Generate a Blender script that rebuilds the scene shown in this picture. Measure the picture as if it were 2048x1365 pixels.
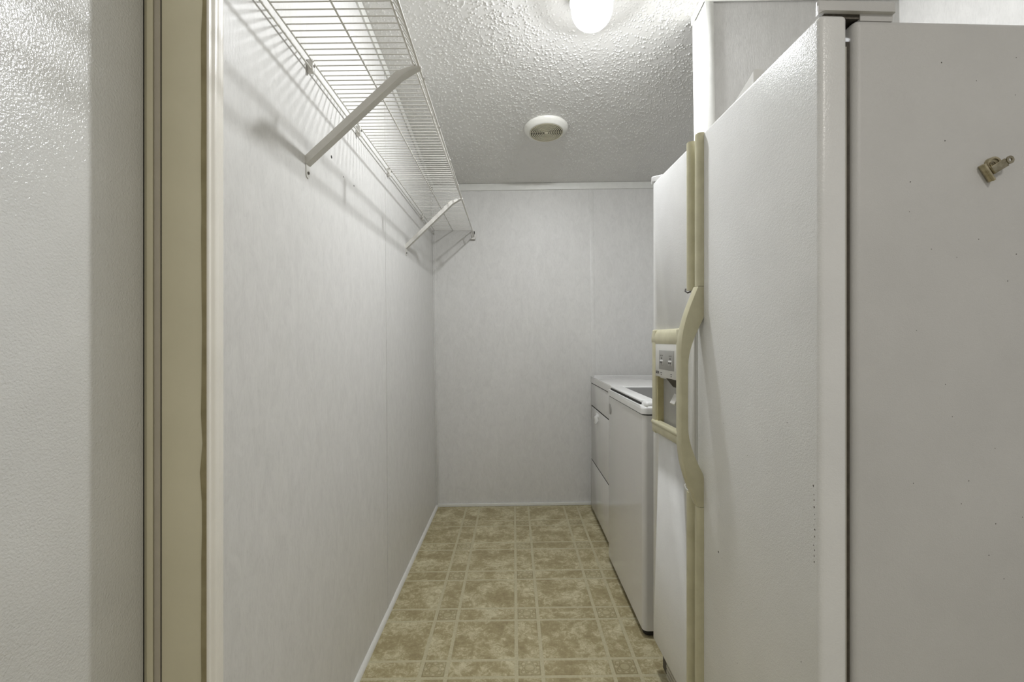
import bpy, bmesh, math, random
import numpy as np
from mathutils import Matrix, Vector

# ------------------------------------------------------------------ clear
for o in list(bpy.data.objects):
    bpy.data.objects.remove(o, do_unlink=True)
SC = bpy.context.scene
COL = SC.collection
R = 0.014                 # the building leans a little against the levelled camera
CAM_H = 1.2
F_PX = 930.0

# ------------------------------------------------------------------ camera
cd = bpy.data.cameras.new('camera')
cam = bpy.data.objects.new('camera', cd)
COL.objects.link(cam)
cd.sensor_width = 36.0
cd.lens = 36.0 * F_PX / 2048.0
cd.shift_x = -3.0 / 2048.0
cd.shift_y = -2.5 / 2048.0
cd.clip_start = 0.02
cam.matrix_world = Matrix.Translation((0, 0, CAM_H)) @ Matrix.Rotation(R, 4, 'Y') @ Matrix.Rotation(math.pi / 2, 4, 'X')
SC.camera = cam

# ------------------------------------------------------------------ world, lamps, exposure
w = bpy.data.worlds.new('world')
SC.world = w
w.use_nodes = True
bg = w.node_tree.nodes['Background']
bg.inputs[0].default_value = (1.0, 0.99, 0.975, 1)
bg.inputs[1].default_value = 0.32
GLOBE_GLOW = 17.0
BULB_WATT = 63.0
ld = bpy.data.lights.new('kitchen_ceiling_lamp', 'AREA')
ld.shape = 'DISK'
ld.size = 0.4
ld.energy = 12.0
ld.color = (1.0, 0.96, 0.9)
lamp = bpy.data.objects.new('kitchen_ceiling_lamp', ld)
lamp.location = (0.95, -0.75, 2.62)
COL.objects.link(lamp)
SC.view_settings.view_transform = 'Standard'
SC.view_settings.look = 'None'
SC.view_settings.gamma = 1.0
SC.view_settings.use_curve_mapping = False
SC.view_settings.exposure = 0.3

# ------------------------------------------------------------------ helpers
def s2l(c):
    return tuple((v / 255 / 12.92 if v / 255 <= 0.04045 else ((v / 255 + 0.055) / 1.055) ** 2.4) for v in c) + (1,)

def link(name, me, mat=None, parent=None, mw=None):
    o = bpy.data.objects.new(name, me)
    COL.objects.link(o)
    if mat is not None and me is not None and not me.materials:
        me.materials.append(mat)
    if parent is not None:
        o.parent = parent
    if mw is not None:
        o.matrix_world = mw
    return o

def empty(name, mw=None):
    o = bpy.data.objects.new(name, None)
    COL.objects.link(o)
    o.empty_display_size = 0.05
    if mw is not None:
        o.matrix_world = mw
    return o

def tag(o, label, cat, group=None):
    o['label'] = label
    o['category'] = cat
    if group:
        o['group'] = group
    return o

def struct(o, label=None):
    o['kind'] = 'structure'
    if label:
        o['label'] = label
    return o

def finish(bm, name, smooth=None):
    bmesh.ops.recalc_face_normals(bm, faces=bm.faces[:])
    me = bpy.data.meshes.new(name)
    bm.to_mesh(me)
    bm.free()
    if smooth is not None:
        for p in me.polygons:
            p.use_smooth = True
        me.set_sharp_from_angle(angle=math.radians(smooth))
    return me

def add_box(bm, x0, x1, y0, y1, z0, z1, bev=0.0, seg=2):
    r = bmesh.ops.create_cube(bm, size=1.0)
    vs = r['verts']
    for v in vs:
        v.co.x = x0 + (v.co.x + 0.5) * (x1 - x0)
        v.co.y = y0 + (v.co.y + 0.5) * (y1 - y0)
        v.co.z = z0 + (v.co.z + 0.5) * (z1 - z0)
    if bev > 0:
        es = list({e for v in vs for e in v.link_edges})
        bmesh.ops.bevel(bm, geom=es, offset=bev, offset_type='OFFSET', segments=seg, profile=0.5, affect='EDGES', clamp_overlap=True)

def box(name, x0, x1, y0, y1, z0, z1, mat, parent=None, bev=0.0, seg=2):
    bm = bmesh.new()
    add_box(bm, x0, x1, y0, y1, z0, z1, bev, seg)
    return link(name, finish(bm, name, 40 if bev else None), mat, parent)

def add_cyl(bm, p0, p1, rad, seg=10, rad2=None):
    p0 = Vector(p0); p1 = Vector(p1)
    dv = p1 - p0
    m = Matrix.Translation((p0 + p1) / 2) @ dv.to_track_quat('Z', 'Y').to_matrix().to_4x4()
    bmesh.ops.create_cone(bm, cap_ends=True, segments=seg, radius1=rad, radius2=rad if rad2 is None else rad2, depth=dv.length, matrix=m)

def cyl(name, p0, p1, rad, mat, parent=None, seg=10):
    bm = bmesh.new()
    add_cyl(bm, p0, p1, rad, seg)
    return link(name, finish(bm, name, 50), mat, parent)

def add_tube(bm, pts, rad, seg=8):
    """round tube along a poly-line"""
    pts = [Vector(p) for p in pts]
    rings = []
    n = len(pts)
    up = None
    for i, p in enumerate(pts):
        t = (pts[min(i + 1, n - 1)] - pts[max(i - 1, 0)]).normalized()
        if up is None:
            up = t.orthogonal().normalized()
        up = (up - t * up.dot(t)).normalized()
        bn = t.cross(up)
        rings.append([bm.verts.new(p + (up * math.cos(a) + bn * math.sin(a)) * rad) for a in [2 * math.pi * k / seg for k in range(seg)]])
    for a, b in zip(rings[:-1], rings[1:]):
        for k in range(seg):
            bm.faces.new((a[k], a[(k + 1) % seg], b[(k + 1) % seg], b[k]))
    bm.faces.new(rings[0][::-1])
    bm.faces.new(rings[-1])

def tube(name, pts, rad, mat, parent=None, seg=8):
    bm = bmesh.new()
    add_tube(bm, pts, rad, seg)
    return link(name, finish(bm, name, 60), mat, parent)

def add_prism(bm, prof, axis, a0, a1):
    """closed 2-D profile extruded along an axis; profile coordinates are the other two axes in x,y,z order"""
    def P(p, a):
        if axis == 'x': return (a, p[0], p[1])
        if axis == 'y': return (p[0], a, p[1])
        return (p[0], p[1], a)
    A = [bm.verts.new(P(p, a0)) for p in prof]
    B = [bm.verts.new(P(p, a1)) for p in prof]
    n = len(prof)
    for k in range(n):
        bm.faces.new((A[k], A[(k + 1) % n], B[(k + 1) % n], B[k]))
    bm.faces.new(A[::-1])
    bm.faces.new(B)

def prism(name, prof, axis, a0, a1, mat, parent=None, bev=0.0, smooth=40):
    bm = bmesh.new()
    add_prism(bm, prof, axis, a0, a1)
    if bev:
        bmesh.ops.bevel(bm, geom=bm.edges[:], offset=bev, offset_type='OFFSET', segments=2, profile=0.5, affect='EDGES', clamp_overlap=True)
    return link(name, finish(bm, name, smooth), mat, parent)

def add_lathe(bm, prof, seg=48, closed=False):
    """profile of (radius, z) turned about z"""
    rings = []
    for r_, z in prof:
        if r_ < 1e-6:
            rings.append([bm.verts.new((0, 0, z))])
        else:
            rings.append([bm.verts.new((r_ * math.cos(2 * math.pi * k / seg), r_ * math.sin(2 * math.pi * k / seg), z)) for k in range(seg)])
    pairs = list(zip(rings[:-1], rings[1:]))
    if closed:
        pairs.append((rings[-1], rings[0]))
    for a, b in pairs:
        for k in range(seg):
            k2 = (k + 1) % seg
            if len(a) == 1 and len(b) == 1: continue
            if len(a) == 1: bm.faces.new((a[0], b[k], b[k2]))
            elif len(b) == 1: bm.faces.new((a[k], a[k2], b[0]))
            else: bm.faces.new((a[k], a[k2], b[k2], b[k]))

def lathe(name, prof, mat, parent=None, seg=48, closed=False, smooth=35):
    bm = bmesh.new()
    add_lathe(bm, prof, seg, closed)
    return link(name, finish(bm, name, smooth), mat, parent)

# ------------------------------------------------------------------ materials
class NT:
    def __init__(s, name):
        s.m = bpy.data.materials.new(name)
        s.m.use_nodes = True
        s.t = s.m.node_tree
        s.b = s.t.nodes['Principled BSDF']
    def n(s, kind, **kw):
        nd = s.t.nodes.new(kind)
        for k, v in kw.items():
            if k.startswith('_'):
                setattr(nd, k[1:], v)
            else:
                nd.inputs[k.replace('__', ' ')].default_value = v
        return nd
    def l(s, a, b):
        s.t.links.new(a, b)
    def pos(s, scale=(1, 1, 1), obj=False):
        src = s.n('ShaderNodeTexCoord').outputs['Object'] if obj else s.n('ShaderNodeNewGeometry').outputs['Position']
        mp = s.n('ShaderNodeMapping')
        mp.inputs['Scale'].default_value = scale
        s.l(src, mp.inputs['Vector'])
        return mp.outputs['Vector']
    def noise(s, vec, scale, detail=3, rough=0.55, dist=0.0):
        nd = s.n('ShaderNodeTexNoise')
        nd.inputs['Scale'].default_value = scale
        nd.inputs['Detail'].default_value = detail
        nd.inputs['Roughness'].default_value = rough
        nd.inputs['Distortion'].default_value = dist
        s.l(vec, nd.inputs['Vector'])
        return nd.outputs['Fac']
    def ramp(s, fac, stops):
        nd = s.n('ShaderNodeValToRGB')
        e = nd.color_ramp.elements
        while len(e) < len(stops): e.new(0.5)
        for el, (p, c) in zip(e, stops):
            el.position = p
            el.color = c if len(c) == 4 else tuple(c) + (1,)
        s.l(fac, nd.inputs['Fac'])
        return nd.outputs['Color']
    def mix(s, fac, a, b, mode='MIX'):
        nd = s.n('ShaderNodeMix', _data_type='RGBA', _blend_type=mode)
        for sock, val in ((nd.inputs['Factor'], fac), (nd.inputs['A'], a), (nd.inputs['B'], b)):
            pass
        ins = [i for i in nd.inputs if i.enabled]
        for sock, val in zip((ins[0], ins[1], ins[2]), (fac, a, b)):
            if hasattr(val, 'is_linked'): s.l(val, sock)
            else: sock.default_value = val
        return [o for o in nd.outputs if o.enabled][0]
    def math(s, op, a, b=0.0, c=0.0):
        nd = s.n('ShaderNodeMath', _operation=op)
        for sock, val in zip(nd.inputs, (a, b, c)):
            if hasattr(val, 'is_linked'): s.l(val, sock)
            else: sock.default_value = val
        return nd.outputs[0]
    def bump(s, h, strength, dist):
        nd = s.n('ShaderNodeBump')
        nd.inputs['Strength'].default_value = strength
        nd.inputs['Distance'].default_value = dist
        s.l(h, nd.inputs['Height'])
        s.l(nd.outputs[0], s.b.inputs['Normal'])
    def set(s, rough=0.5, metal=0.0, spec=0.5, coat=0.0, coat_rough=0.1):
        s.b.inputs['Roughness'].default_value = rough
        s.b.inputs['Metallic'].default_value = metal
        s.b.inputs['Specular IOR Level'].default_value = spec
        s.b.inputs['Coat Weight'].default_value = coat
        s.b.inputs['Coat Roughness'].default_value = coat_rough
    def col(s, c):
        if hasattr(c, 'is_linked'): s.l(c, s.b.inputs['Base Color'])
        else: s.b.inputs['Base Color'].default_value = c

def mat_plain(name, rgb, rough=0.5, metal=0.0, var=6, scale=25, bump=0.0, bscale=300, coat=0.0, spec=0.5):
    t = NT(name)
    t.set(rough, metal, spec, coat)
    v = t.pos()
    a = tuple(max(0, c - var) for c in rgb); b = tuple(min(255, c + var) for c in rgb)
    t.col(t.ramp(t.noise(v, scale, 4), [(0.3, s2l(a)), (0.7, s2l(b))]))
    if bump:
        t.bump(t.noise(v, bscale, 2), 1.0, bump)
    return t.m

def mat_vinyl_wall(name, rgb):
    t = NT(name)
    t.set(0.42, spec=0.35)
    v = t.pos((1, 1, 0.22))
    v2 = t.pos((1, 1, 0.5))
    fine = t.noise(v, 230, 3, 0.6)
    blot = t.noise(v2, 26, 6, 0.7, 0.8)
    a = tuple(c - 6 for c in rgb); b = tuple(min(255, c + 5) for c in rgb)
    base = t.ramp(blot, [(0.32, s2l(a)), (0.52, s2l(rgb)), (0.72, s2l(b))])
    flake = t.ramp(fine, [(0.30, (0.93, 0.93, 0.93)), (0.5, (1, 1, 1)), (0.75, (1.0, 1.0, 1.0))])
    c = t.mix(0.8, base, flake, 'MULTIPLY')
    crack = t.ramp(t.noise(v2, 48, 6, 0.7, 1.4), [(0.60, (1, 1, 1)), (0.68, (0.92, 0.92, 0.92)), (0.72, (1, 1, 1))])
    c = t.mix(0.7, c, crack, 'MULTIPLY')
    t.col(c)
    h = t.math('ADD', t.math('MULTIPLY', fine, 0.55), t.math('MULTIPLY', blot, 0.9))
    t.bump(h, 0.6, 0.0009)
    return t.m

def mat_peel(name, rgb, rough, bscale, bdist, coat=0.0, spec=0.5, low=0.7):
    t = NT(name)
    t.set(rough, spec=spec, coat=coat, coat_rough=0.15)
    v = t.pos()
    a = tuple(c - 4 for c in rgb); b = tuple(min(255, c + 3) for c in rgb)
    t.col(t.ramp(t.noise(v, 6, 5, 0.6), [(0.3, s2l(a)), (0.7, s2l(b))]))
    h = t.math('ADD', t.noise(v, bscale, 2, 0.5, 0.3), t.math('MULTIPLY', t.noise(v, bscale * 0.35, 2), low))
    t.bump(h, 1.0, bdist)
    return t.m

M = {}
M['wall'] = mat_vinyl_wall('vinyl_panel', (218, 217, 214))
M['ceiling'] = mat_plain('stipple_ceiling', (229, 228, 225), 0.85, var=3, scale=4)
def mat_stipple(name, rgb):
    t = NT(name)
    t.set(0.85)
    t.col(s2l(rgb))
    v = t.pos()
    vo = t.n('ShaderNodeTexVoronoi'); vo.inputs['Scale'].default_value = 120
    t.l(v, vo.inputs['Vector'])
    h = t.math('MULTIPLY', t.math('SUBTRACT', 0.55, vo.outputs['Distance']), t.math('GREATER_THAN', t.noise(v, 70, 3), 0.5))
    t.bump(t.math('MAXIMUM', h, 0.0), 1.0, 0.004)
    return t.m
M['ceiling_board'] = mat_stipple('stipple_board', (229, 228, 225))
M['trim'] = mat_plain('white_trim', (226, 226, 221), 0.4, var=3)
M['casing'] = mat_plain('ivory_casing', (241, 237, 227), 0.32, var=4, scale=8)
M['jamb'] = mat_plain('tan_jamb', (222, 215, 187), 0.4, var=5, scale=5, bump=0.0002, bscale=90)
M['jamb_dark'] = mat_plain('stained_caulk', (150, 139, 104), 0.6, var=10, scale=30)
M['stop'] = mat_plain('taupe_weatherstrip', (190, 182, 166), 0.5, var=4)
M['joint'] = mat_plain('dull_joint_filler', (132, 127, 118), 0.7, var=12, scale=40)
M['dark'] = mat_plain('dark_gap', (28, 26, 20), 0.8, var=4)
M['door'] = mat_peel('textured_door_paint', (224, 224, 222), 0.18, 290, 0.0010, spec=0.8, low=0.2)
M['fridge'] = mat_peel('pebbled_fridge_enamel', (235, 235, 234), 0.24, 380, 0.00042, spec=0.5)
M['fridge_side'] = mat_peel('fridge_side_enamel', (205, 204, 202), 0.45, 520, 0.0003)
M['fridge_white'] = mat_plain('white_plastic', (222, 221, 217), 0.35, var=2)
M['cream'] = mat_plain('yellowed_plastic', (205, 200, 170), 0.28, var=8, scale=18)
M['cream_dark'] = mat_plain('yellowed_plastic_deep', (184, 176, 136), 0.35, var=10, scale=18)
M['gasket'] = mat_plain('grey_gasket', (72, 66, 56), 0.6, var=10, scale=60)
M['washer'] = mat_plain('white_enamel', (224, 223, 221), 0.16, var=2, scale=3, coat=0.4)
M['plastic_white'] = mat_plain('bright_plastic', (232, 232, 230), 0.3, var=2)
M['glass'] = mat_plain('smoked_glass', (70, 70, 70), 0.25, var=3)
M['grey_panel'] = mat_plain('grey_control_panel', (168, 167, 163), 0.4, var=3)
M['emblem'] = mat_plain('silver_emblem', (150, 148, 144), 0.35, var=6, scale=200)
M['ink'] = mat_plain('dark_ink', (62, 58, 52), 0.5, var=5)
M['wire'] = mat_plain('white_wire_coating', (214, 212, 206), 0.35, var=3)
M['bracket'] = mat_plain('shelf_bracket_paint', (212, 210, 204), 0.4, var=3)
M['steel'] = mat_plain('worn_steel', (150, 142, 120), 0.32, metal=0.9, var=20, scale=120)
M['brass'] = mat_plain('tarnished_brass', (178, 168, 140), 0.4, metal=0.6, var=18, scale=120)
M['grille'] = mat_plain('yellowed_grille', (214, 209, 186), 0.4, var=3)
M['vent_white'] = mat_plain('vent_white', (236, 235, 228), 0.4, var=2)
M['foot'] = mat_plain('black_rubber', (30, 29, 27), 0.7, var=3)
M['screw'] = mat_plain('dull_screw', (96, 92, 84), 0.4, metal=0.8, var=12, scale=200)
M['toe'] = mat_plain('toe_grille_grey', (186, 182, 170), 0.4, var=4)

t = NT('globe_glass')
em = t.n('ShaderNodeEmission')
em.inputs['Color'].default_value = (0.98, 0.99, 1.0, 1)
em.inputs['Strength'].default_value = GLOBE_GLOW
trn = t.n('ShaderNodeBsdfTransparent')
mx = t.n('ShaderNodeMixShader')
mx.inputs[0].default_value = 0.35
t.l(trn.outputs[0], mx.inputs[1]); t.l(em.outputs[0], mx.inputs[2])
t.l(mx.outputs[0], t.t.nodes['Material Output'].inputs['Surface'])
M['globe'] = t.m

def mat_tile(name, kind):
    t = NT(name)
    t.set(0.42, spec=0.35)
    v = t.pos()
    big = t.noise(v, 9, 3, 0.5, 0.3)
    det = t.noise(v, 42, 6, 0.68, 0.8)
    fin = t.noise(v, 160, 4, 0.65, 0.5)
    m = t.math('ADD', t.math('MULTIPLY', big, 0.42), t.math('MULTIPLY', det, 0.48))
    m = t.math('ADD', m, t.math('MULTIPLY', fin, 0.22))
    c = t.ramp(m, [(0.43, s2l((146, 133, 98))), (0.545, s2l((166, 154, 117))), (0.63, s2l((198, 190, 156))), (0.72, s2l((218, 212, 184)))])
    h = det
    if kind == 'medallion':
        o = t.n('ShaderNodeTexCoord').outputs['Object']
        sx = t.n('ShaderNodeSeparateXYZ')
        t.l(o, sx.inputs[0])
        x = t.math('MULTIPLY', sx.outputs[0], 1 / 0.040); y = t.math('MULTIPLY', sx.outputs[1], 1 / 0.038)
        rr = t.math('SQRT', t.math('ADD', t.math('MULTIPLY', x, x), t.math('MULTIPLY', y, y)))
        th = t.math('ARCTAN2', y, x)
        # scalloped ring of scrolls round a plain oval boss
        sc = t.math('ADD', 0.80, t.math('MULTIPLY', t.math('ABSOLUTE', t.math('COSINE', t.math('MULTIPLY', th, 4.0))), 0.17))
        d1 = t.math('ABSOLUTE', t.math('SUBTRACT', rr, sc))
        sc2 = t.math('ADD', 0.56, t.math('MULTIPLY', t.math('ABSOLUTE', t.math('SINE', t.math('MULTIPLY', th, 4.0))), 0.14))
        d2 = t.math('ABSOLUTE', t.math('SUBTRACT', rr, sc2))
        d3 = t.math('ABSOLUTE', t.math('SUBTRACT', rr, 0.46))
        bx = t.math('ABSOLUTE', t.math('SUBTRACT', t.math('MAXIMUM', t.math('ABSOLUTE', x), t.math('ABSOLUTE', y)), 0.95))
        d = t.math('MINIMUM', t.math('MINIMUM', d1, d2), t.math('MINIMUM', d3, bx))
        line = t.ramp(d, [(0.0, s2l((132, 121, 90))), (0.05, s2l((160, 149, 114))), (0.10, s2l((182, 173, 138)))])
        pet = t.math('MULTIPLY', t.math('GREATER_THAN', rr, 0.62), t.math('GREATER_THAN', t.math('COSINE', t.math('MULTIPLY', th, 8.0)), 0.55))
        pet = t.math('MULTIPLY', pet, t.math('LESS_THAN', rr, 0.9))
        line = t.mix(t.math('MULTIPLY', pet, 0.45), line, s2l((222, 214, 184)))
        c = t.mix(0.62, c, line)
    t.col(c)
    t.bump(h, 0.25, 0.0008)
    return t.m
M['tile'] = mat_tile('floor_tile', 'plain')
M['medallion'] = mat_tile('floor_tile_medallion', 'medallion')
M['grout'] = mat_plain('floor_grout', (189, 182, 150), 0.5, var=8, scale=120)

# ------------------------------------------------------------------ the room
WL, WF, WR = -0.572, 3.36, 1.49        # left wall, far wall, right wall
YB = -1.0                              # the kitchen goes on behind the camera
CS = 0.113
def zc(y):                             # sloped ceiling
    return 2.33 + CS * (WF - y)

# floor with its tiles
floor = struct(box('floor', -1.6, 2.9, -3.2, WF + 0.1, -0.03, -0.0012, M['grout']), 'vinyl floor patterned with large tan tiles and small medallion squares')
GW = 0.0065                            # half the grout line
def spans(start, period, band, lo, hi):
    out = []
    k = math.floor((lo - start) / period) - 1
    while start + k * period < hi:
        a = start + k * period
        out.append((a + GW, a + band - GW, 'b'))
        out.append((a + band + GW, a + period - GW, 'w'))
        k += 1
    return [(max(a, lo), min(b, hi), q) for a, b, q in out if min(b, hi) - max(a, lo) > 0.004]
tile_mesh = {}
for (xa, xb, qx) in spans(-0.006, 0.348, 0.095, WL + 0.002, 0.80):
    for (ya, yb, qy) in spans(1.654, 0.3365, 0.0895, 0.75, WF - 0.002):
        med = qx == 'b' and qy == 'b'
        key = (round(xb - xa, 4), round(yb - ya, 4), med)
        if key not in tile_mesh:
            bm = bmesh.new()
            hx, hy = (xb - xa) / 2, (yb - ya) / 2
            e = 0.0016
            lo = [bm.verts.new((sx * hx, sy * hy, -0.0014)) for sx, sy in ((-1, -1), (1, -1), (1, 1), (-1, 1))]
            hi = [bm.verts.new((sx * (hx - e), sy * (hy - e), 0)) for sx, sy in ((-1, -1), (1, -1), (1, 1), (-1, 1))]
            bm.faces.new(hi)
            for k in range(4):
                bm.faces.new((lo[k], lo[(k + 1) % 4], hi[(k + 1) % 4], hi[k]))
            bm.faces.new(lo[::-1])
            me = finish(bm, 'tile')
            me.materials.append(M['medallion' if med else 'tile'])
            tile_mesh[key] = me
        o = link('tile', tile_mesh[key], None, floor)
        o.location = ((xa + xb) / 2, (ya + yb) / 2, 0)

# ceiling: stippled height field where it shows, plain slab elsewhere
def ceiling_patch(x0, x1, y0, y1, step):
    rng = np.random.default_rng(5)
    nx, ny = int((x1 - x0) / step) + 1, int((y1 - y0) / step) + 1
    H = np.zeros((ny, nx), np.float32)
    # clustered blobs of sprayed texture
    dens = rng.random((24, 20))
    n = int((x1 - x0) * (y1 - y0) * 13500)
    px = rng.random(n) * nx; py = rng.random(n) * ny
    keep = rng.random(n) < 0.45 + 0.55 * dens[(py / ny * 24).astype(int) % 24, (px / nx * 20).astype(int) % 20]
    px, py = px[keep], py[keep]
    rad = (0.0017 + 0.0026 * rng.random(len(px)) ** 2.0) / step
    asp = 0.6 + 0.4 * rng.random(len(px)); ang = rng.random(len(px)) * math.pi
    W = 5
    yy, xx = np.mgrid[-W:W + 1, -W:W + 1]
    for i in range(len(px)):
        ix, iy = int(px[i]), int(py[i])
        if ix < W or iy < W or ix >= nx - W or iy >= ny - W: continue
        dx = xx - (px[i] - ix); dy = yy - (py[i] - iy)
        c, s = math.cos(ang[i]), math.sin(ang[i])
        d2 = ((dx * c + dy * s) ** 2 + ((-dx * s + dy * c) / asp[i]) ** 2) / rad[i] ** 2
        b = np.sqrt(np.clip(1 - d2, 0, 1)) * rad[i] * step * 0.8
        sl = H[iy - W:iy + W + 1, ix - W:ix + W + 1]
        np.maximum(sl, b, out=sl)
    # slight softening
    H[1:-1, 1:-1] = 0.68 * H[1:-1, 1:-1] + 0.08 * (H[:-2, 1:-1] + H[2:, 1:-1] + H[1:-1, :-2] + H[1:-1, 2:])
    X, Y = np.meshgrid(x0 + np.arange(nx) * (x1 - x0) / (nx - 1), y0 + np.arange(ny) * (y1 - y0) / (ny - 1))
    Z = 2.33 + CS * (WF - Y) - H
    co = np.stack([X, Y, Z], -1).reshape(-1, 3).astype(np.float32)
    idx = np.arange(nx * ny).reshape(ny, nx)
    q = np.stack([idx[:-1, :-1], idx[1:, :-1], idx[1:, 1:], idx[:-1, 1:]], -1).reshape(-1, 4).astype(np.int32)
    me = bpy.data.meshes.new('ceiling')
    me.vertices.add(len(co)); me.vertices.foreach_set('co', co.ravel())
    me.loops.add(q.size); me.loops.foreach_set('vertex_index', q.ravel())
    me.polygons.add(len(q))
    me.polygons.foreach_set('loop_start', np.arange(0, q.size, 4, dtype=np.int32))
    me.polygons.foreach_set('use_smooth', np.ones(len(q), bool))
    me.update(calc_edges=True)
    me.validate()
    return me
CX0, CX1, CY0, CY1 = WL, 1.34, 1.55, WF
ceil_o = struct(link('ceiling', ceiling_patch(CX0, CX1, CY0, CY1, 0.0020), M['ceiling']), 'sloping white ceiling sprayed with a rough stipple')
bm = bmesh.new()
def ceil_slab(xa, xb, ya, yb, dz=0.0):
    add_prism(bm, [(ya, zc(ya) + dz), (yb, zc(yb) + dz), (yb, zc(yb) + 0.05), (ya, zc(ya) + 0.05)], 'x', xa, xb)
ceil_slab(-1.6, 2.9, YB, CY0)
ceil_slab(CX1, WR + 0.1, CY0, WF + 0.1)
ceil_slab(-0.7, CX1, CY0, WF + 0.1, 0.012)
link('ceiling_board', finish(bm, 'ceiling_board'), M['ceiling_board'], ceil_o)

def wall_panel(parent, name, axis, at, a0, a1, thick, z0=0.0, top=None):
    """wall sheet with small eased edges; axis 'x' = plane x=at running in y, axis 'y' = plane y=at running in x"""
    bm = bmesh.new()
    g = 0.0019
    if axis == 'x':
        add_prism(bm, [(a0 + g, z0), (a1 - g, z0), (a1 - g, (top or zc(a1))), (a0 + g, (top or zc(a0)))], 'x', at, at - thick)
    else:
        add_prism(bm, [(at, z0), (at + thick, z0), (at + thick, zc(at)), (at, zc(at))], 'x', a0 + g, a1 - g)
    es = [e for e in bm.edges]
    bmesh.ops.bevel(bm, geom=es, offset=0.0012, offset_type='OFFSET', segments=1, affect='EDGES', clamp_overlap=True)
    return link(name, finish(bm, name), M['wall'], parent)

# left wall, panels with hairline joints; the doorway near the camera
DJ = 0.848                             # far jamb of the doorway
DOOR_H = 2.46
wl = struct(box('wall_left', WL - 0.10, WL - 0.007, DJ + 0.012, WF, 0, 2.33, M['wall']), 'long left wall of pale grey vinyl panels')
SB, ST = 2.060, 2.128                  # the joint leans a touch, as in the house
SG = 0.0042
def left_sheet(b0, b1, t0, t1):
    bm = bmesh.new()
    add_prism(bm, [(b0, 0), (b1, 0), (t1, zc(t1)), (t0, zc(t0))], 'x', WL, WL - 0.006)
    bmesh.ops.bevel(bm, geom=bm.edges[:], offset=0.0012, offset_type='OFFSET', segments=1, affect='EDGES', clamp_overlap=True)
    return link('wall_panel', finish(bm, 'wall_panel'), M['wall'], wl)
left_sheet(DJ + 0.03, SB - SG, DJ + 0.03, ST - SG)
left_sheet(SB + SG, WF - 0.018, ST + SG, WF - 0.018)
bm = bmesh.new()
add_prism(bm, [(SB - SG, 0), (SB + SG, 0), (ST + SG, zc(ST)), (ST - SG, zc(ST))], 'x', WL - 0.0025, WL - 0.0062)
link('joint', finish(bm, 'joint'), M['joint'], wl)
box('corner_bead', WL, WL + 0.006, WF - 0.022, WF, 0.0, 2.30, M['wall'], wl, bev=0.002)
# wall above and before the doorway
bm = bmesh.new()
add_prism(bm, [(DJ - 0.93, DOOR_H), (DJ + 0.04, DOOR_H), (DJ + 0.04, zc(DJ + 0.04)), (DJ - 0.93, zc(DJ - 0.93))], 'x', WL, WL - 0.10)
add_prism(bm, [(YB, 0), (DJ - 0.93, 0), (DJ - 0.93, zc(DJ - 0.93)), (YB, zc(YB))], 'x', WL, WL - 0.10)
link('door_surround', finish(bm, 'door_surround'), M['wall'], wl)

# far wall
wf = struct(box('wall_far', WL - 0.1, WR + 0.1, WF + 0.007, WF + 0.1, 0, 2.36, M['wall']), 'far end wall of pale grey vinyl panels')
wall_panel(wf, 'wall_panel', 'y', WF, WL, 0.575, 0.006)
wall_panel(wf, 'wall_panel', 'y', WF, 0.575, WR, 0.006)
box('batten', 0.559, 0.591, WF - 0.0025, WF, 0.0, 2.285, M['wall'], wf, bev=0.0008)
box('corner_bead', WL + 0.001, WL + 0.02, WF - 0.004, WF, 0.0, 2.30, M['wall'], wf, bev=0.0012)

# right wall and the stub wall between fridge and laundry
bm = bmesh.new()
add_prism(bm, [(0.62, 0), (WF + 0.05, 0), (WF + 0.05, zc(WF + 0.05)), (0.62, zc(0.62))], 'x', WR, WR + 0.1)
add_box(bm, WR, 2.9, 0.62, 0.72, 0, zc(0.72))
struct(link('wall_right', finish(bm, 'wall_right'), M['wall']), 'pale vinyl wall behind the refrigerator')
PX, PY0, PY1 = 0.752, 1.775, 1.885
bm = bmesh.new()
add_prism(bm, [(PY0, 0), (PY1, 0), (PY1, zc(PY1)), (PY0, zc(PY0))], 'x', PX, WR)
wp = struct(link('wall_partition', finish(bm, 'wall_partition'), M['wall']), 'short stub wall standing between refrigerator and washer')
bm = bmesh.new()
add_prism(bm, [(PY0, 0), (PY1, 0), (PY1, zc(PY1)), (PY0, zc(PY0))], 'x', PX - 0.004, PX - 0.0002)
link('end_cap', finish(bm, 'end_cap'), M['trim'], wp)
box('corner_batten', PX - 0.0045, PX + 0.028, PY0 - 0.005, PY0 - 0.0002, 0, zc(PY0) - 0.001, M['trim'], wp, bev=0.0012)
box('corner_batten', PX - 0.0085, PX - 0.0042, PY1 - 0.026, PY1 + 0.002, 0, zc(PY1) - 0.03, M['trim'], wp, bev=0.001)
CR = 0.032
bm = bmesh.new()
add_prism(bm, [(PY0 - 0.008, zc(PY0 - .008) - CR), (PY1 + 0.004, zc(PY1) - CR), (PY1 + 0.004, zc(PY1) - 0.001), (PY0 - 0.008, zc(PY0) - 0.001)], 'x', PX - 0.013, PX - 0.0087)
link('crown_strip', finish(bm, 'crown_strip'), M['trim'], wp)
box('crown_strip', PX - 0.012, WR, PY0 - 0.011, PY0 - 0.0052, zc(PY0) - CR, zc(PY0) - 0.001, M['trim'], wp, bev=0.001)

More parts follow.
